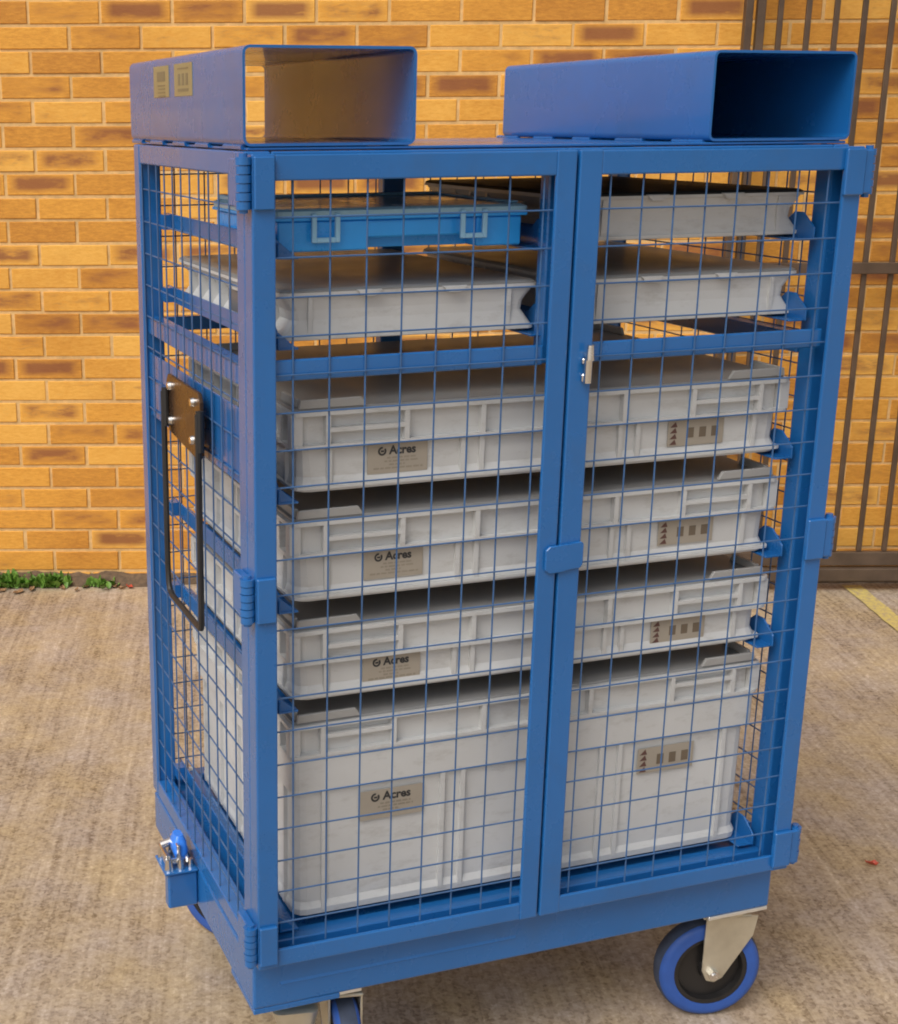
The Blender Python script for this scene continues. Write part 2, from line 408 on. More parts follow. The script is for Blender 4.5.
gpart('top_rail', lambda b: wbox(b, 2.090, 4.06, 0.080, 0.100, 2.08, 2.12))
for i in range(23):
    s = 2.138 + 0.0835*i
    gpart('bar', lambda b: wbox(b, s-0.008, s+0.008, 0.080, 0.0925, 0.113, 2.079))

# weeds and litter at the wall foot ----------------------------------------
def weed(s, off, n, hgt, spread, label):
    root = wall_pt(s, off, GZ+0.004)
    bm = bmesh.new()
    for i in range(n):
        a = random.uniform(0, 2*math.pi); lean = random.uniform(0.15, 1.0); L = hgt*random.uniform(0.5, 1.1)
        b0 = Vector((random.gauss(0, spread*0.45), random.gauss(0, 0.010), 0))
        q = Vector((b0.x*WD.x + b0.y*WN.x, b0.x*WD.y + b0.y*WN.y, 0))
        d = Vector((math.cos(a), math.sin(a), 0)) + WN*0.25; side = Vector((-math.sin(a), math.cos(a), 0))
        wd = random.uniform(0.006, 0.013); prev = None
        for t in (0, 0.3, 0.6, 0.85, 1.0):
            c = q + d*(L*lean*t*0.7) + Vector((0, 0, L*(t*1.0 - 0.55*lean*t*t)))
            ww = wd*(0.35 + 1.6*math.sin(math.pi*min(0.97, t*0.9+0.12)))*0.5
            cur = [bm.verts.new(c-side*ww), bm.verts.new(c+Vector((0, 0, -ww*0.5))), bm.verts.new(c+side*ww)]
            if prev:
                bm.faces.new((prev[0], prev[1], cur[1], cur[0])); bm.faces.new((prev[1], prev[2], cur[2], cur[1]))
            prev = cur
    o = obj('weed', bm, GREEN); o.location = root
    tag(o, label, 'weed', 'weeds at the foot of the wall')
weed(-0.275, 0.035, 240, 0.058, 0.10, 'largest green weed tuft at the wall foot by the left picture edge')
weed(-0.105, 0.035, 150, 0.055, 0.065, 'middle-sized green weed tuft between two others at the wall foot')
weed(0.070, 0.03, 80, 0.036, 0.055, 'smallest low weed tuft at the wall foot nearest the trolley')
def scrap(name, pos, size, m, label, cat, seed):
    rnd = random.Random(seed); bm = bmesh.new(); k = 9
    top = [bm.verts.new((size*rnd.uniform(0.7, 1.1)*math.cos(2*math.pi*i/k)*1.5, size*rnd.uniform(0.7, 1.1)*math.sin(2*math.pi*i/k)*0.7, 0.004+rnd.uniform(0, 0.008))) for i in range(k)]
    c = bm.verts.new((0, 0, 0.003))
    for i in range(k): bm.faces.new((c, top[i], top[(i+1) % k]))
    o = obj(name, bm, m); o.location = pos; o.rotation_euler = (0, 0, rnd.uniform(0, 3))
    bmod = o.modifiers.new('thickness', 'SOLIDIFY'); bmod.thickness = 0.001
    return tag(o, label, cat)
scrap('dry_leaf', wall_pt(-0.20, 0.10, GZ+0.001), 0.018, DRY, 'curled brown dry leaf in front of the middle weed', 'leaf', 1)['group'] = 'dead leaves by the wall'
scrap('dry_leaf', wall_pt(0.165, 0.045, GZ+0.001), 0.016, RED, 'reddish dead leaf at the wall foot beside the trolley', 'leaf', 2)['group'] = 'dead leaves by the wall'
scrap('dry_leaf', wall_pt(-0.33, 0.11, GZ+0.001), 0.017, DRY, 'brown dead leaf under the largest weed at the left edge', 'leaf', 3)['group'] = 'dead leaves by the wall'
for i, (s_, o_, z_) in enumerate(((-0.26, 0.09, .013), (-0.16, 0.075, .015), (-0.06, 0.06, .012), (-0.01, 0.085, .010), (0.02, 0.05, .012), (0.115, 0.05, .012), (0.14, 0.065, .010), (-0.40, 0.07, .015))):
    scrap('dry_leaf', wall_pt(s_, o_, GZ+0.001), z_, DRY, 'small brown dead leaf among the litter at the foot of the wall', 'leaf', 20+i)['group'] = 'dead leaves by the wall'
scrap('red_scrap', (1.484, 0.373, GZ+0.001), 0.010, RED, 'tiny red scrap lying on the concrete right of the trolley', 'litter', 5)

# ================================================================ TROLLEY
W, D, ZT_, PS, PR = 0.923, 0.612, 1.455, 0.036, 0.027      # PS, PR: width of the left and right posts
tr = empty('cage_trolley', (0, 0, 0))
tag(tr, 'tall blue mesh cage trolley on blue castors with two rectangular tunnels on its roof', 'cage trolley')
def part(name, f, m=BLUE, parent=tr, smooth=False):
    bm = bmesh.new(); f(bm); return obj(name, bm, m, parent, smooth)
# base
def f(b):
    box(b, 0.002, W-0.002, 0.0, D, 0.205, 0.2805, 0.004, 2)
    prism(b, [(0.0005, 0.2470), (-0.0026, 0.2425), (0.0005, 0.2412)], 'x', 0.045, 0.440)            # fold line
    box(b, 0.003, 0.142, 0.0012, 0.12, 0.195, 0.2048, 0.0015)
part('base', f)
part('deck', lambda b: (box(b, PS, W-PR, 0.012, D-0.012, 0.292, 0.300, 0.001), box(b, 0.012, W-0.012, 0.008, D-0.012, 0.2802, 0.2915)))
for x0, x1 in ((0, PS), (W-PR, W)):
    for y0 in (0, D-PS):
        part('post', lambda b: box(b, x0, x1, y0, y0+PS, 0.288, 1.4545, 0.003, 2))
def f(b):
    box(b, PS+.0005, W-PR-.0005, 0.001, 0.03, 0.289, 0.316, 0.002); box(b, PS+.0005, W-PR-.0005, D-0.03, D-0.001, 0.289, 0.316, 0.002)
    for x0, x1 in ((0.0008, 0.03), (W-0.03, W-0.0008)): box(b, x0, x1, PS+.0005, D-PS-.0005, 0.2885, 0.318, 0.002)
part('bottom_frame', f)
def f(b):
    box(b, PS+.0005, W-PR-.0005, 0.001, 0.03, 1.424, 1.454, 0.002); box(b, PS+.0005, W-PR-.0005, D-0.03, D-0.001, 1.424, 1.454, 0.002)
    for x0, x1 in ((0.0008, 0.03), (W-0.03, W-0.0008)): box(b, x0, x1, PS+.0005, D-PS-.0005, 1.424, 1.454, 0.002)
part('top_frame', f)
part('roof_sheet', lambda b: box(b, 0.006, W-0.006, 0.003, D-0.003, 1.4555, 1.459, 0.0008))
# tunnels on the roof
def tunnel(x0, x1, closed, zb=1.4602, zt=1.582):
    def f(b):
        t = 0.0035; r = 0.010; y0, y1 = 0.002, D+0.012
        def ring(rx0, rx1, rz0, rz1, r):
            out = []
            for cx, cz, t0 in ((rx1-r, rz1-r, 0), (rx0+r, rz1-r, 90), (rx0+r, rz0+r, 180), (rx1-r, rz0+r, 270)):
                for k in range(5):
                    a = math.radians(t0+22.5*k); out.append((cx+r*math.cos(a), cz+r*math.sin(a)))
            return out
        Ro, Ri = ring(x0, x1, zb, zt, r), ring(x0+t, x1-t, zb+t, zt-t, r-t)
        n_ = len(Ro)
        V = [[b.verts.new((q[0], y, q[1])) for q in R_] for R_ in (Ro, Ri) for y in (y0, y1)]
        o0, o1, i0, i1 = V
        for k in range(n_):
            m_ = (k+1) % n_
            b.faces.new((o0[k], o0[m_], o1[m_], o1[k])); b.faces.new((i0[k], i1[k], i1[m_], i0[m_]))
            b.faces.new((o0[k], i0[k], i0[m_], o0[m_])); b.faces.new((o1[k], o1[m_], i1[m_], i1[k]))
    o = part('roof_tunnel', f, smooth=True)
    if closed:
        part('end_plate', lambda b: box(b, x0+0.004, x1-0.004, D-0.012, D-0.008, zb+0.004, zt-0.004), parent=o)
    rnd = random.Random(int(x0*100))
    for xs in (x0+0.0052, x1-0.0052):
        yy = 0.02
        while yy < D-0.04:
            L = rnd.uniform(0.05, 0.085)
            part('weld_bead', lambda b: cyl(b, (xs, yy, 1.4592), (xs, yy+L, 1.4592), 0.0038, 6), parent=o)
            yy += L + rnd.uniform(0.05, 0.08)
    return o
tl = tunnel(0.0, 0.2356, False); tl['label'] = 'open-ended left roof tunnel with two tan stickers'
tn = tunnel(0.683, 0.9215, True); tn['label'] = 'dark right roof tunnel closed at its back'
def sticker_side(y0, y1, z0, z1, kind):
    st = part('sticker', lambda b: box(b, -0.0008, 0.0005, y0, y1, z0, z1), STICKER, tl)
    def f(b):
        if kind == 0:
            box(b, -0.0012, -0.0007, y0+0.022, y1-0.022, z1-0.022, z1-0.008)
            for k in range(4): box(b, -0.0012, -0.0007, y0+0.022, y1-0.025-0.004*(k % 2), z1-0.029-0.005*k, z1-0.027-0.005*k)
        else:
            box(b, -0.0012, -0.0007, y0+0.02, y1-0.02, z1-0.008, z1-0.006)
            for k in range(3):
                yc = y0+0.028+(y1-y0-0.056)*k/2
                box(b, -0.0012, -0.0007, yc-0.006, yc+0.006, z1-0.030, z1-0.014)
            box(b, -0.0012, -0.0007, y0+0.02, y1-0.02, z0+0.006, z0+0.010)
    part('print', f, STICKINK, st)
sticker_side(0.366, 0.458, 1.5255, 1.5700, 0)
sticker_side(0.236, 0.334, 1.5255, 1.5700, 1)

# side frames, mesh
def wires_xz(b, x0, x1, z0, z1, y, px, pz, xp=0.052, zp=0.0505, r=0.0013):
    x = px
    while x < x1:
        if x > x0: cyl(b, (x, y, z0), (x, y, z1), r, 6, cap=False)
        x += xp
    z = pz
    while z < z1:
        if z > z0: cyl(b, (x0, y-0.0026, z), (x1, y-0.0026, z), r, 6, cap=False)
        z += zp
def wires_yz(b, y0, y1, z0, z1, x, py, pz, s, yp=0.0495, zp=0.0518, r=0.0013):
    y = py
    while y < y1:
        if y > y0: cyl(b, (x, y, z0), (x, y, z1), r, 6, cap=False)
        y += yp
    z = pz
    while z < z1:
        if z > z0: cyl(b, (x+s*0.0026, y0, z), (x+s*0.0026, y1, z), r, 6, cap=False)
        z += zp
part('side_mesh', lambda b: wires_yz(b, PS-0.001, D-PS+0.001, 0.3165, 1.4255, 0.0035, 0.079, 0.348, 1), WIRE)
part('side_mesh', lambda b: wires_yz(b, PS-0.001, D-PS+0.001, 0.3165, 1.4255, W-0.0035, 0.079, 0.348, -1), WIRE)
part('back_mesh', lambda b: wires_xz(b, PS-0.002, W-PR+0.002, 0.315, 1.426, D-0.008, 0.066, 0.345), WIRE)
part('center_post', lambda b: box(b, 0.432, 0.474, D-0.036, D-0.012, 0.3165, 1.4235, 0.002))
part('center_post', lambda b: box(b, 0.437, 0.483, 0.004, 0.030, 1.16, 1.4235, 0.002))
part('cross_rail', lambda b: box(b, PS+.0005, W-PR-.0005, D-0.034, D-0.012, 1.148, 1.172, 0.002))
for x0, x1 in ((0.0075, 0.030), (W-0.030, W-0.0075)):
    part('side_rail', lambda b: box(b, x0, x1, PS+.0005, D-PS-.0005, 1.146, 1.176, 0.002))
part('handle_panel', lambda b: box(b, 0.0080, 0.0115, PS+.0005, D-PS-.0005, 1.008, 1.115, 0.001))

# runners
ROWZ = {1: 1.323, 2: 1.204, 3: 0.992, 4: 0.8335, 5: 0.6825, 6: 0.3285}
def runner(b, xo, s, z, hgt=0.026, stop=True):
    """angle runner, vertical flange at xo, ledge towards s (+1 right, -1 left)"""
    x = lambda a, c: (min(xo+s*a, xo+s*c), max(xo+s*a, xo+s*c))
    lo_, hi_ = z-0.005, z+0.034
    xa, xb = x(0, 0.003)
    prism(b, [(0.008, lo_), (0.008, lo_+0.018), (0.014, lo_+0.022), (0.036, hi_), (0.056, hi_), (0.070, lo_+hgt), (D-0.02, lo_+hgt), (D-0.02, lo_)], 'x', xa, xb, 0.0008)
    a = x(0.003, 0.030); box(b, a[0], a[1], 0.010, D-0.02, z-0.0055, z-0.0025, 0.0006)
    a = x(-0.014, -0.0005); box(b, a[0], a[1], 0.037, 0.060, z-0.004, z+0.020)            # fixing lug
    a = x(-0.014, -0.0005); box(b, a[0], a[1], D-0.060, D-0.037, z-0.004, z+0.020)
    if s > 0 and stop:                                                                     # lead-in gusset
        prism(b, [(xo-0.010, z+0.022), (xo-0.002, z+0.022), (xo+0.026, z-0.002), (xo+0.026, z-0.0050), (xo-0.010, z-0.0050)], 'y', 0.0125, 0.0155, 0.0006)
for r_ in range(1, 7):
    part('runner', lambda b: runner(b, 0.047, 1, ROWZ[r_]))
    part('runner', lambda b: runner(b, 0.884, -1, ROWZ[r_]))
for r_ in (1, 2):
    part('runner', lambda b: runner(b, 0.452, -1, ROWZ[r_]))
    part('runner', lambda b: runner(b, 0.474, 1, ROWZ[r_]))

# doors
def door(x0, x1, xi0, xi1, px, side):
    y0, y1, z0, z1, zi0, zi1 = -0.033, -0.004, 0.294, 1.452, 0.323, 1.419
    yf = -0.0265
    def f(b):
        box(b, x0, xi0, y0, yf, z0, z1, 0.0022, 2); box(b, xi1, x1, y0, yf, z0, z1, 0.0022, 2)
        box(b, xi0-.001, xi1+.001, y0+.0006, yf, zi1, z1-.0006, 0.0022, 2); box(b, xi0-.001, xi1+.001, y0+.0006, yf, z0+.0006, zi0, 0.0022, 2)
        box(b, x0+.0002, x0+.0040, yf-.001, -0.0008, z0+.001, z1-.001); box(b, x1-.0040, x1-.0002, yf-.001, -0.0008, z0+.001, z1-.001)
        box(b, x0+.0042, x1-.0042, yf-.001, -0.0012, z1-.0045, z1-.0012); box(b, x0+.0042, x1-.0042, yf-.001, -0.0012, z0+.0012, z0+.0045)
    dr = part('door', f)
    part('cross_rail', lambda b: box(b, xi0+.0002, xi1-.0002, -0.0212, -0.0150, 1.163, 1.191, 0.002), parent=dr)
    part('door_mesh', lambda b: wires_xz(b, xi0-0.004, xi1+0.004, zi0-0.002, zi1+0.002, -0.0226, px, 0.3635, 0.0510), WIRE, dr)
    for za, zb_ in ((1.384, 1.449), (0.835, 0.899), (0.303, 0.366)):
        def f(b):
            if side < 0:
                box(b, 0.0012, 0.0285, -0.0395, -0.0325, za, zb_, 0.0015)
                xb = -0.0095
            else:
                box(b, W-0.034, W-0.001, -0.0395, -0.0325, za, zb_, 0.0015)
                box(b, W-0.001, W+0.014, -0.037, -0.031, za+.002, zb_-.002, 0.0015)
                xb = W+0.013
            n_ = 6; h = (zb_-za)/n_
            for k in range(n_):
                rr = 0.0105 if k % 2 else 0.0098
                cyl(b, (xb, -0.026, za+h*k+0.0006), (xb, -0.026, za+h*(k+1)-0.0006), rr, 14)
            cyl(b, (xb, -0.026, za-0.004), (xb, -0.026, zb_+0.004), 0.0058, 10)
            if side < 0: box(b, -0.0125, 0.0, -0.020, 0.028, za+.003, zb_-.003, 0.0015)
            else: box(b, W+0.0005, W+0.010, -0.020, 0.028, za+.003, zb_-.003, 0.0015)
        part('hinge', f, parent=dr, smooth=True)
    return dr
dl = door(0.0, 0.4570, 0.0314, 0.4267, 0.0575, -1)
dr_ = door(0.4615, W, 0.4965, 0.8917, 0.5160, 1)
# catch plate across the two doors
def f(b):
    pts = [(0.437, 0.866), (0.437, 0.896), (0.444, 0.9015), (0.478, 0.9025), (0.494, 0.9045), (0.4985, 0.901), (0.4985, 0.870), (0.494, 0.864), (0.478, 0.866), (0.465, 0.861), (0.444, 0.860)]
    prism(b, pts, 'y', -0.0385, -0.0335, 0.0012)
part('catch_plate', f, parent=dl)
# latch
lt = part('latch', lambda b: (box(b, 0.4835, 0.4975, -0.0415, -0.0335, 1.164, 1.172, 0.0015), cyl(b, (0.4915, -0.046, 1.170), (0.4915, -0.046, 1.191), 0.0062, 12, 0.0048),
                              cyl(b, (0.4905, -0.044, 1.138), (0.4905, -0.044, 1.172), 0.0058, 12), box(b, 0.485, 0.494, -0.040, -0.0335, 1.138, 1.150, 0.002), cyl(b, (0.4915, -0.034, 1.176), (0.4915, -0.048, 1.176), 0.004, 10)), STEEL, dr_, True)
lt.location.x = -0.006

# drop handle on the left side
hd = part('handle_plate', lambda b: prism(b, [(0.190, 1.020), (0.190, 1.100), (0.200, 1.112), (0.375, 1.112), (0.385, 1.100), (0.385, 1.034), (0.375, 1.022), (0.205, 1.010)], 'x', -0.0115, -0.0055, 0.001), BRONZE)
def f(b):
    pts = [(-0.019, 0.375, 1.085), (-0.019, 0.375, 0.80), (-0.0188, 0.373, 0.772), (-0.0185, 0.365, 0.759), (-0.018, 0.35, 0.754), (-0.018, 0.19, 0.754), (-0.0185, 0.180, 0.757), (-0.019, 0.176, 0.764), (-0.019, 0.175, 0.79), (-0.019, 0.175, 1.085)]
    tube(b, pts, 0.0048, 8)
    for y in (0.175, 0.375): cyl(b, (-0.016, y, 1.030), (-0.016, y, 1.090), 0.0062, 10)
part('handle', f, BLACK, hd, True)
for y, z in ((0.226, 1.094), (0.361, 1.095), (0.231, 1.036), (0.360, 1.041)):
    part('bolt', lambda b: (cyl(b, (-0.011, y, z), (-0.0165, y, z), 0.0072, 12, 0.0058)), STEEL, hd, True)
part('bolt', lambda b: (cyl(b, (0.0355, 0.45, 0.395), (0.028, 0.45, 0.395), 0.006, 10),), STEEL, tr, True)

# foot lock at the left of the base
lk = part('lock_bracket', lambda b: (box(b, -0.050, 0.0015, 0.306, 0.330, 0.212, 0.277, 0.003), box(b, -0.056, 0.0015, 0.302, 0.372, 0.2775, 0.2815, 0.001)))
def f(b):
    for x, y, r, h in ((-0.046, 0.316, 0.0075, 0.020), (-0.026, 0.314, 0.0065, 0.018), (-0.008, 0.318, 0.006, 0.014), (-0.046, 0.363, 0.0075, 0.024), (-0.030, 0.368, 0.006, 0.016)):
        cyl(b, (x, y, 0.2812), (x, y, 0.2812+h), r, 10, r*0.75)
    box(b, -0.050, -0.043, 0.318, 0.366, 0.284, 0.306, 0.0015)
    box(b, -0.030, -0.024, 0.318, 0.366, 0.284, 0.322, 0.0015)
    cyl(b, (-0.048, 0.363, 0.304), (-0.010, 0.363, 0.312), 0.007, 10)
    cyl(b, (-0.048, 0.322, 0.293), (-0.020, 0.322, 0.293), 0.0055, 10)
    cyl(b, (-0.012, 0.32, 0.287), (-0.012, 0.365, 0.320), 0.004, 10)
part('spring_bolt', f, STEEL, lk, True)
part('knob', lambda b: (loft(b, [(-0.030, -0.012, 0.325, 0.350, 0.292, 0.006), (-0.034, -0.009, 0.322, 0.356, 0.305, 0.008), (-0.033, -0.010, 0.328, 0.362, 0.320, 0.008), (-0.028, -0.014, 0.335, 0.36, 0.330, 0.006)])),
     simple('bright_blue_knob', (0.03, 0.19, 0.72), rough=0.25), lk, True)

# castors
def castor(loc, phi, trail, plate=(0, 0), pedal=False):
    e = empty('castor', loc, phi); e.parent = tr
    H = 0.205; wz = 0.0720
    pm = bmesh.new(); box(pm, -0.058, 0.058, -0.052, 0.052, H-0.0075, H-0.0005, 0.001); pm.transform(Matrix.Translation((plate[0], plate[1], 0)) @ Matrix.Rotation(-phi, 4, 'Z'))
    part_ = obj('mounting_plate', pm, simple('bright_zinc', (0.78, 0.77, 0.74), rough=0.3, metal=0.7), e)
    def f(b):
        cyl(b, (0, 0, H-0.022), (0, 0, H-0.0078), 0.034, 20)
        box(b, -0.040-trail*0.4, 0.036, -0.0275, 0.0275, H-0.028, H-0.0222, 0.002)
        for s_ in (-1, 1):
            y0, y1 = (s_*0.0275, s_*0.0240)
            pts = [(-0.044, H-0.024), (0.047, H-0.024), (0.041, H-0.062), (-trail+0.018, wz-0.010), (-trail+0.004, wz-0.018), (-trail-0.010, wz-0.014), (-trail-0.019, wz+0.006), (-0.045, H-0.066)]
            prism(b, pts, 'y', min(y0, y1), max(y0, y1), 0.0008)
    part('fork', f, ZINC, e)
    def f(b):
        for s_ in (-1, 1): cyl(b, (-trail, s_*0.0275, wz), (-trail, s_*0.036, wz), 0.0095, 6)
        cyl(b, (-trail, -0.039, wz), (-trail, 0.039, wz), 0.005, 10)
    part('axle', f, STEEL, e)
    def f(b):
        lathe(b, [(0.0655, -0.0202), (0.078, -0.0206), (0.0840, -0.0195), (0.0895, -0.014), (0.0920, -0.006), (0.0920, 0.006), (0.0895, 0.014), (0.0840, 0.0195), (0.078, 0.0206), (0.0655, 0.0202)])
    wl = part('wheel', f, TYRE, e, True); wl.location = (-trail, 0, wz)
    def f(b):
        lathe(b, [(0.006, -0.0232), (0.018, -0.0232), (0.020, -0.010), (0.055, -0.008), (0.058, -0.0185), (0.0652, -0.0194), (0.0654, 0), (0.0652, 0.0194), (0.058, 0.0185), (0.055, 0.008), (0.020, 0.010), (0.018, 0.0232), (0.006, 0.0232)])
    part('rim', f, RIM, wl, True)
    part('tread', lambda b: lathe(b, [(0.0880, -0.0135), (0.0902, -0.0136), (0.0928, -0.0062), (0.0930, 0.0), (0.0928, 0.0062), (0.0902, 0.0136), (0.0880, 0.0135)]), TREAD, wl, True)
    if pedal:
        part('brake_pedal', lambda b: loft(b, [(-0.030, 0.030, -0.030, 0.030, H-0.060, 0.012), (-0.036, 0.036, -0.034, 0.040, H-0.030, 0.014), (-0.030, 0.030, -0.028, 0.035, H-0.026, 0.010)]), ZINC, e, True).location = (-0.030, 0.078, -0.008)
    return e
castor((0.874, 0.050, 0), -0.22, 0.026, (-0.012, 0.001))
castor((0.170, 0.074, 0), math.atan2(.985, .170), 0.030, (-0.025, 0.045), True)
castor((0.133, 0.543, 0), -0.95, 0.030)
castor((0.862, 0.545, 0), 0.6, 0.036)

# ================================================================ CRATES
def label_front(parent, x0, x1, z0, z1, y, kind):
    st = part('sticker', lambda b: box(b, x0, x1, y-0.0008, y, z0, z1), LABELMAT, parent)
    wd, ht = x1-x0, z1-z0
    if kind == 'word':
        me = text_mesh('Acres', ht*0.40, 0.0006)
        me.transform(Matrix(((1, 0, 0, x0+wd*0.58), (0, 0, 1, y-0.0012), (0, 1, 0, z1-ht*0.36), (0, 0, 0, 1))))
        me.name = 'lettering'; me.materials.clear(); me.materials.append(INK)
        o = bpy.data.objects.new('lettering', me); C.objects.link(o); o.parent = st
        def f(b):                                             # ring-shaped emblem
            cx, cz, ro, ri = x0+wd*0.24, z1-ht*0.25, ht*0.15, ht*0.085
            k = 18
            A = [[b.verts.new((cx+r*math.cos(2*math.pi*i/k), y-0.0012, cz+r*math.sin(2*math.pi*i/k))) for i in range(k)] for r in (ro, ri)]
            for i in range(k):
                if i in (2, 3): continue
                b.faces.new((A[0][i], A[0][(i+1) % k], A[1][(i+1) % k], A[1][i]))
            box(b, cx-ri*0.55, cx+ri*0.75, y-0.0013, y-0.0009, cz-ri*0.35, cz+ri*0.35)
        part('emblem', f, INK, st)
        def f(b):
            rnd = random.Random(3)
            for row, (a0, a1) in enumerate(((0.32, 0.80), (0.28, 0.84), (0.36, 0.62), (0.10, 0.92))):
                xx = x0+wd*a0; zz = z1-ht*(0.48+0.115*row)
                while xx < x0+wd*a1:
                    l = rnd.uniform(0.004, 0.011)
                    box(b, xx, min(xx+l, x0+wd*a1), y-0.0012, y-0.0009, zz-ht*0.03, zz+ht*0.025); xx += l+0.002
        part('small_print', f, INKGREY, st)
    else:
        def f(b):
            for k in range(3):
                cx = x0+wd*(0.40+0.22*k); h = ht*0.17
                box(b, cx-wd*0.060, cx+wd*0.060, y-0.0012, y-0.0009, z0+ht*0.30, z0+ht*0.70)
        part('square_mark', f, INKBROWN, st)
        def f(b):
            for k in range(4):
                zc = z0+ht*(0.16+0.23*k)
                vs_ = [b.verts.new(q) for q in ((x0+wd*0.03, y-0.0012, zc-ht*0.10), (x0+wd*0.16, y-0.0012, zc-ht*0.10), (x0+wd*0.125, y-0.0012, zc+ht*0.11))]
                b.faces.new(vs_)
        part('triangle_mark', f, INKRED, st)

def crate(x0, x1, y0, y1, z0, z1, tall, label, group):
    root = empty('storage_crate', (x0, y0, z0)); tag(root, label, 'storage crate', group)
    Wc, Dc, H = x1-x0, y1-y0, z1-z0
    ins = 0.012
    zr = H-0.052                                    # underside of the rim band
    def f(b):
        loft(b, [(ins-0.002, Wc-ins+0.002, ins-0.004, Dc-ins, 0.0, 0.02), (ins-0.003, Wc-ins+0.003, ins-0.005, Dc-ins, 0.010, 0.02), (ins, Wc-ins, ins, Dc-ins, 0.020, 0.02), (ins, Wc-ins, ins, Dc-ins, zr, 0.016), (ins, Wc-ins, ins, Dc-ins, H-0.001, 0.016)])
        # flanges round the crate
        def flange(z_a, z_b, d=0.0):
            loft(b, [(d, Wc-d, d, Dc-d, z_a, 0.012), (d, Wc-d, d, Dc-d, z_b, 0.012)])
        flange(H-0.006, H); flange(zr, zr+0.005, 0.0003)
        if tall: flange(zr-0.056, zr-0.0005, 0.004)
        else: flange(0.004, 0.008, 0.004)
        # ribs: front, back
        up_ = (0.054, 0.172, 0.290) if not tall else (0.052, 0.165, 0.313)
        lo_ = (0.058, 0.262, 0.292) if not tall else (0.056, 0.250, 0.284)
        lz = (0.004, zr) if not tall else (0.006, zr-0.056)
        for side_y in (0, 1):
            for xs, za, zb_, dd in [(q, zr+0.005, H-0.006, 0.0005) for q in up_] + [(q, lz[0], lz[1]+.0005, 0.006) for q in lo_]:
                for xx in (xs, Wc-xs):
                    if side_y == 0: box(b, xx-0.0035, xx+0.0035, dd, ins+0.010, za, zb_)
                    else: box(b, xx-0.0035, xx+0.0035, Dc-ins-0.010, Dc-dd, za, zb_)
            # grip slats
            for xa, xb in ((up_[0]+0.0035, up_[1]-0.0035), (Wc-up_[1]+0.0035, Wc-up_[0]-0.0035)):
                for zz in ((H-0.030,) if not tall else (H-0.024,)):
                    if side_y == 0: box(b, xa, xb, 0.001, ins+0.006, zz, zz+0.006)
                    else: box(b, xa, xb, Dc-ins-0.006, Dc-0.001, zz, zz+0.006)
        # closed corners of the rim band
        for xa, xb in ((0.0006, 0.018), (Wc-0.018, Wc-0.0006)):
            for ya, yb in ((0.0035, 0.020), (Dc-0.020, Dc-0.0012)): box(b, xa, xb, ya, yb, zr+0.004, H-0.005, 0.001)
        # ribs on the ends
        for yy in (0.05, 0.15, 0.255, Dc-0.255, Dc-0.15, Dc-0.05):
            for side_x in (0, 1):
                for za, zb_, dd in ((zr+0.005, H-0.006, 0.0005), (lz[0], lz[1], 0.006)):
                    if side_x == 0: box(b, dd, ins+0.010, yy-0.0035, yy+0.0035, za, zb_)
                    else: box(b, Wc-ins-0.010, Wc-dd, yy-0.0035, yy+0.0035, za, zb_)
    body = part('body', f, PLASTIC, root)
    def f(b): loft(b, [(0.006, Wc-0.006, 0.006, Dc-0.006, H+0.0005, 0.012), (0.007, Wc-0.007, 0.007, Dc-0.007, H+0.004, 0.012)])
    lid = part('lid', f, LIDMAT, root)
    for cx in (0, 1):
        for cy in (0, 1):
            def f(b):
                X = (lambda a: a) if cx == 0 else (lambda a: Wc-a)
                Y = (lambda a: a) if cy == 0 else (lambda a: Dc-a)
                p1 = [(X(0.012), H+0.0042), (X(0.112), H+0.0042), (X(0.104), H+0.0165), (X(0.014), H+0.0165)]
                ya, yb = sorted((Y(0.0035), Y(0.009))); prism(b, p1, 'y', ya, yb, 0.0008)
                p2 = [(Y(0.0165), H+0.0042), (Y(0.085), H+0.0042), (Y(0.078), H+0.0165), (Y(0.0165), H+0.0165)]
                xa, xb = sorted((X(0.012), X(0.018))); prism(b, p2, 'x', xa, xb, 0.0008)
            part('corner_tab', f, TABMAT, lid)
    yl = 0.0105 if not tall else 0.0085
    if not tall:
        label_front(root, 0.116, 0.208, zr-0.045, zr-0.002, yl, 'word'); label_front(root, Wc-0.208, Wc-0.110, zr-0.042, zr-0.003, yl, 'marks')
    else:
        label_front(root, 0.114, 0.218, H-0.172, H-0.124, yl, 'word'); label_front(root, Wc-0.216, Wc-0.112, H-0.170, H-0.126, yl, 'marks')
    return root
CX0, CX1, CY0, CY1 = 0.0695, 0.880, 0.026, 0.566
g_ = 'shallow grey storage crates on the runners'
crate(CX0+0.003, CX1+0.004, CY0, CY1, 0.9945, 1.1090, False, 'shallow grey ribbed crate just below the door cross rail, topmost of three alike', g_)
crate(CX0, CX1, CY0, CY1, 0.8340, 0.953, False, 'shallow grey ribbed crate in the middle of three alike', g_)
crate(CX0, CX1, CY0, CY1, 0.6830, 0.791, False, 'shallow grey ribbed crate directly above the deep crate, lowest of three alike', g_)
crate(CX0, CX1, CY0, CY1, 0.3290, 0.645, True, 'deep grey crate at the bottom of the trolley, tallest of all', None)

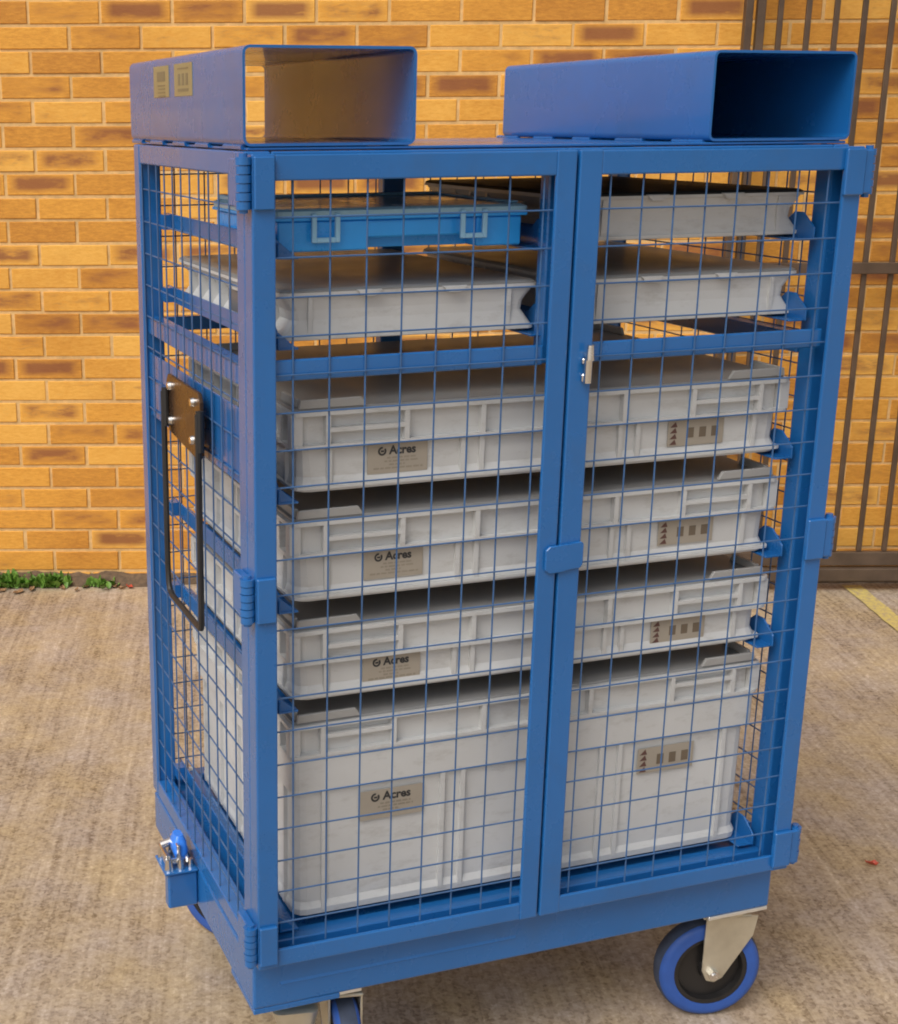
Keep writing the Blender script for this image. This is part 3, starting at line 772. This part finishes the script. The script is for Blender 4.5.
DARKLID = simple('charcoal_lid_plastic', (0.028, 0.027, 0.026), rough=0.55, var=0.1, spec=0.12)
def small_case(x0, x1, y0, y1, z0, z1, label, lidm=None):
    root = empty('lidded_case', (x0, y0, z0)); tag(root, label, 'lidded case', 'flat grey cases in the upper bays')
    Wc, Dc, H = x1-x0, y1-y0, z1-z0
    def f(b):
        i = 0.011
        loft(b, [(0.004, Wc-0.004, 0.005, Dc-0.005, 0.0, 0.010), (0.003, Wc-0.003, 0.004, Dc-0.004, 0.006, 0.010), (i+0.008, Wc-i-0.008, i-0.004, Dc-i, H*0.42, 0.010), (i+0.006, Wc-i-0.006, i-0.004, Dc-i, H*0.62, 0.010), (0.003, Wc-0.003, 0.004, Dc-0.004, H-0.006, 0.010), (0.003, Wc-0.003, 0.004, Dc-0.004, H-0.0035, 0.010)])
        for xx in (0.044, Wc-0.044): prism(b, [(0.0035, 0.004), (0.0015, H-0.006), (0.016, H-0.006), (0.016, 0.004)], 'x', xx-0.003, xx+0.003)
        loft(b, [(0.002, Wc-0.002, 0.001, Dc-0.003, 0.0015, 0.010), (0.002, Wc-0.002, 0.001, Dc-0.003, 0.006, 0.010)])
        k = 9
        for j in range(1, k):
            yy = Dc*j/k
            if 3 <= j <= 4: continue
            box(b, 0.004, 0.02, yy-0.003, yy+0.003, 0.006, H-0.006)
        box(b, 0.006, 0.02, Dc*3/9, Dc*4/9+0.004, H*0.70, H*0.76)
    part('body', f, PLASTIC, root)
    part('hand_grip', lambda b: box(b, 0.008, 0.018, Dc*3/9-0.02, Dc*4/9+0.03, H*0.16, H*0.70, 0.002), simple('grip_grey', (0.16, 0.16, 0.165), rough=0.4), root) if 'left' in label else None
    ld = part('lid', lambda b: loft(b, [(0.0, Wc, 0.0, Dc, H-0.003, 0.012), (0.0, Wc, 0.0, Dc, H+0.0015, 0.012), (0.004, Wc-0.004, 0.004, Dc-0.004, H+0.004, 0.012)]), lidm or LIDMAT, root)
    part('lid_rim', lambda b: loft(b, [(-0.0012, Wc+0.0012, -0.0016, Dc+.001, H-0.0045, 0.012), (-0.0012, Wc+0.0012, -0.0016, Dc+.001, H-0.0005, 0.012)]), PLASTIC, ld)
    for xx in (Wc*0.33, Wc*0.66):
        part('latch', lambda b: prism(b, [(xx-0.019, H+0.001), (xx+0.019, H+0.001), (xx+0.014, H-0.004), (xx+0.009, H-0.008), (xx-0.009, H-0.008), (xx-0.014, H-0.004)], 'y', -0.0055, 0.003, 0.001), PLASTIC, ld)
    return root
small_case(0.061, 0.447, 0.040, 0.575, 1.2045, 1.270, 'flat grey case with a dark left grip, directly under the blue case')
small_case(0.507, 0.891, 0.045, 0.575, 1.2045, 1.270, 'flat all-grey lidded case on the right, just above the door cross rail')
small_case(0.507, 0.891, 0.045, 0.575, 1.3235, 1.386, 'flat grey case with a charcoal lid on the top right runners', DARKLID)

# blue organiser case
root = empty('organiser_case', (0.058, 0.040, 1.3235)); tag(root, 'bright blue flat organiser case with two pale latches on the top left runners', 'organiser case')
Wc, Dc, H = 0.358, 0.285, 0.054
def f(b):
    box(b, 0.0, 0.128, 0.0, Dc, 0.0, H-0.014, 0.002); box(b, Wc-0.068, Wc, 0.0, Dc, 0.0, H-0.014, 0.002)
    box(b, 0.1275, Wc-0.0675, 0.004, Dc, 0.016, H-0.0145, 0.002); box(b, 0.1275, Wc-0.0675, 0.035, Dc, 0.0, 0.0165, 0.001)
    box(b, -0.006, Wc+0.006, -0.006, Dc+0.004, H-0.0135, H-0.009, 0.001)
part('body', f, CASEBLUE, root)
ld = part('lid', lambda b: loft(b, [(-0.006, Wc+0.008, -0.007, Dc+0.005, H-0.0088, 0.010), (-0.006, Wc+0.008, -0.007, Dc+0.005, H-0.001, 0.010), (0.0, Wc+0.002, 0.0, Dc-0.002, H+0.002, 0.010)]), CASELID, root)
part('lid_rim', lambda b: (box(b, 0.002, Wc, Dc-0.012, Dc+0.002, H+0.0022, H+0.006, 0.001), box(b, Wc-0.008, Wc+0.004, 0.02, Dc-0.0125, H+0.0022, H+0.005, 0.001), box(b, 0.0, 0.010, 0.10, Dc-0.0125, H+0.0022, H+0.009, 0.001)), CLIP, ld)
for xx in (0.064, Wc-0.078):
    def f(b):
        for q in ((xx-0.020, xx-0.013, 0.012, H-0.004), (xx+0.013, xx+0.020, 0.012, H-0.004), (xx-0.0135, xx+0.0135, 0.012, 0.019)):
            box(b, q[0], q[1], -0.0125, -0.0072, q[2], q[3], 0.001)
    part('latch', f, CLIP, ld)
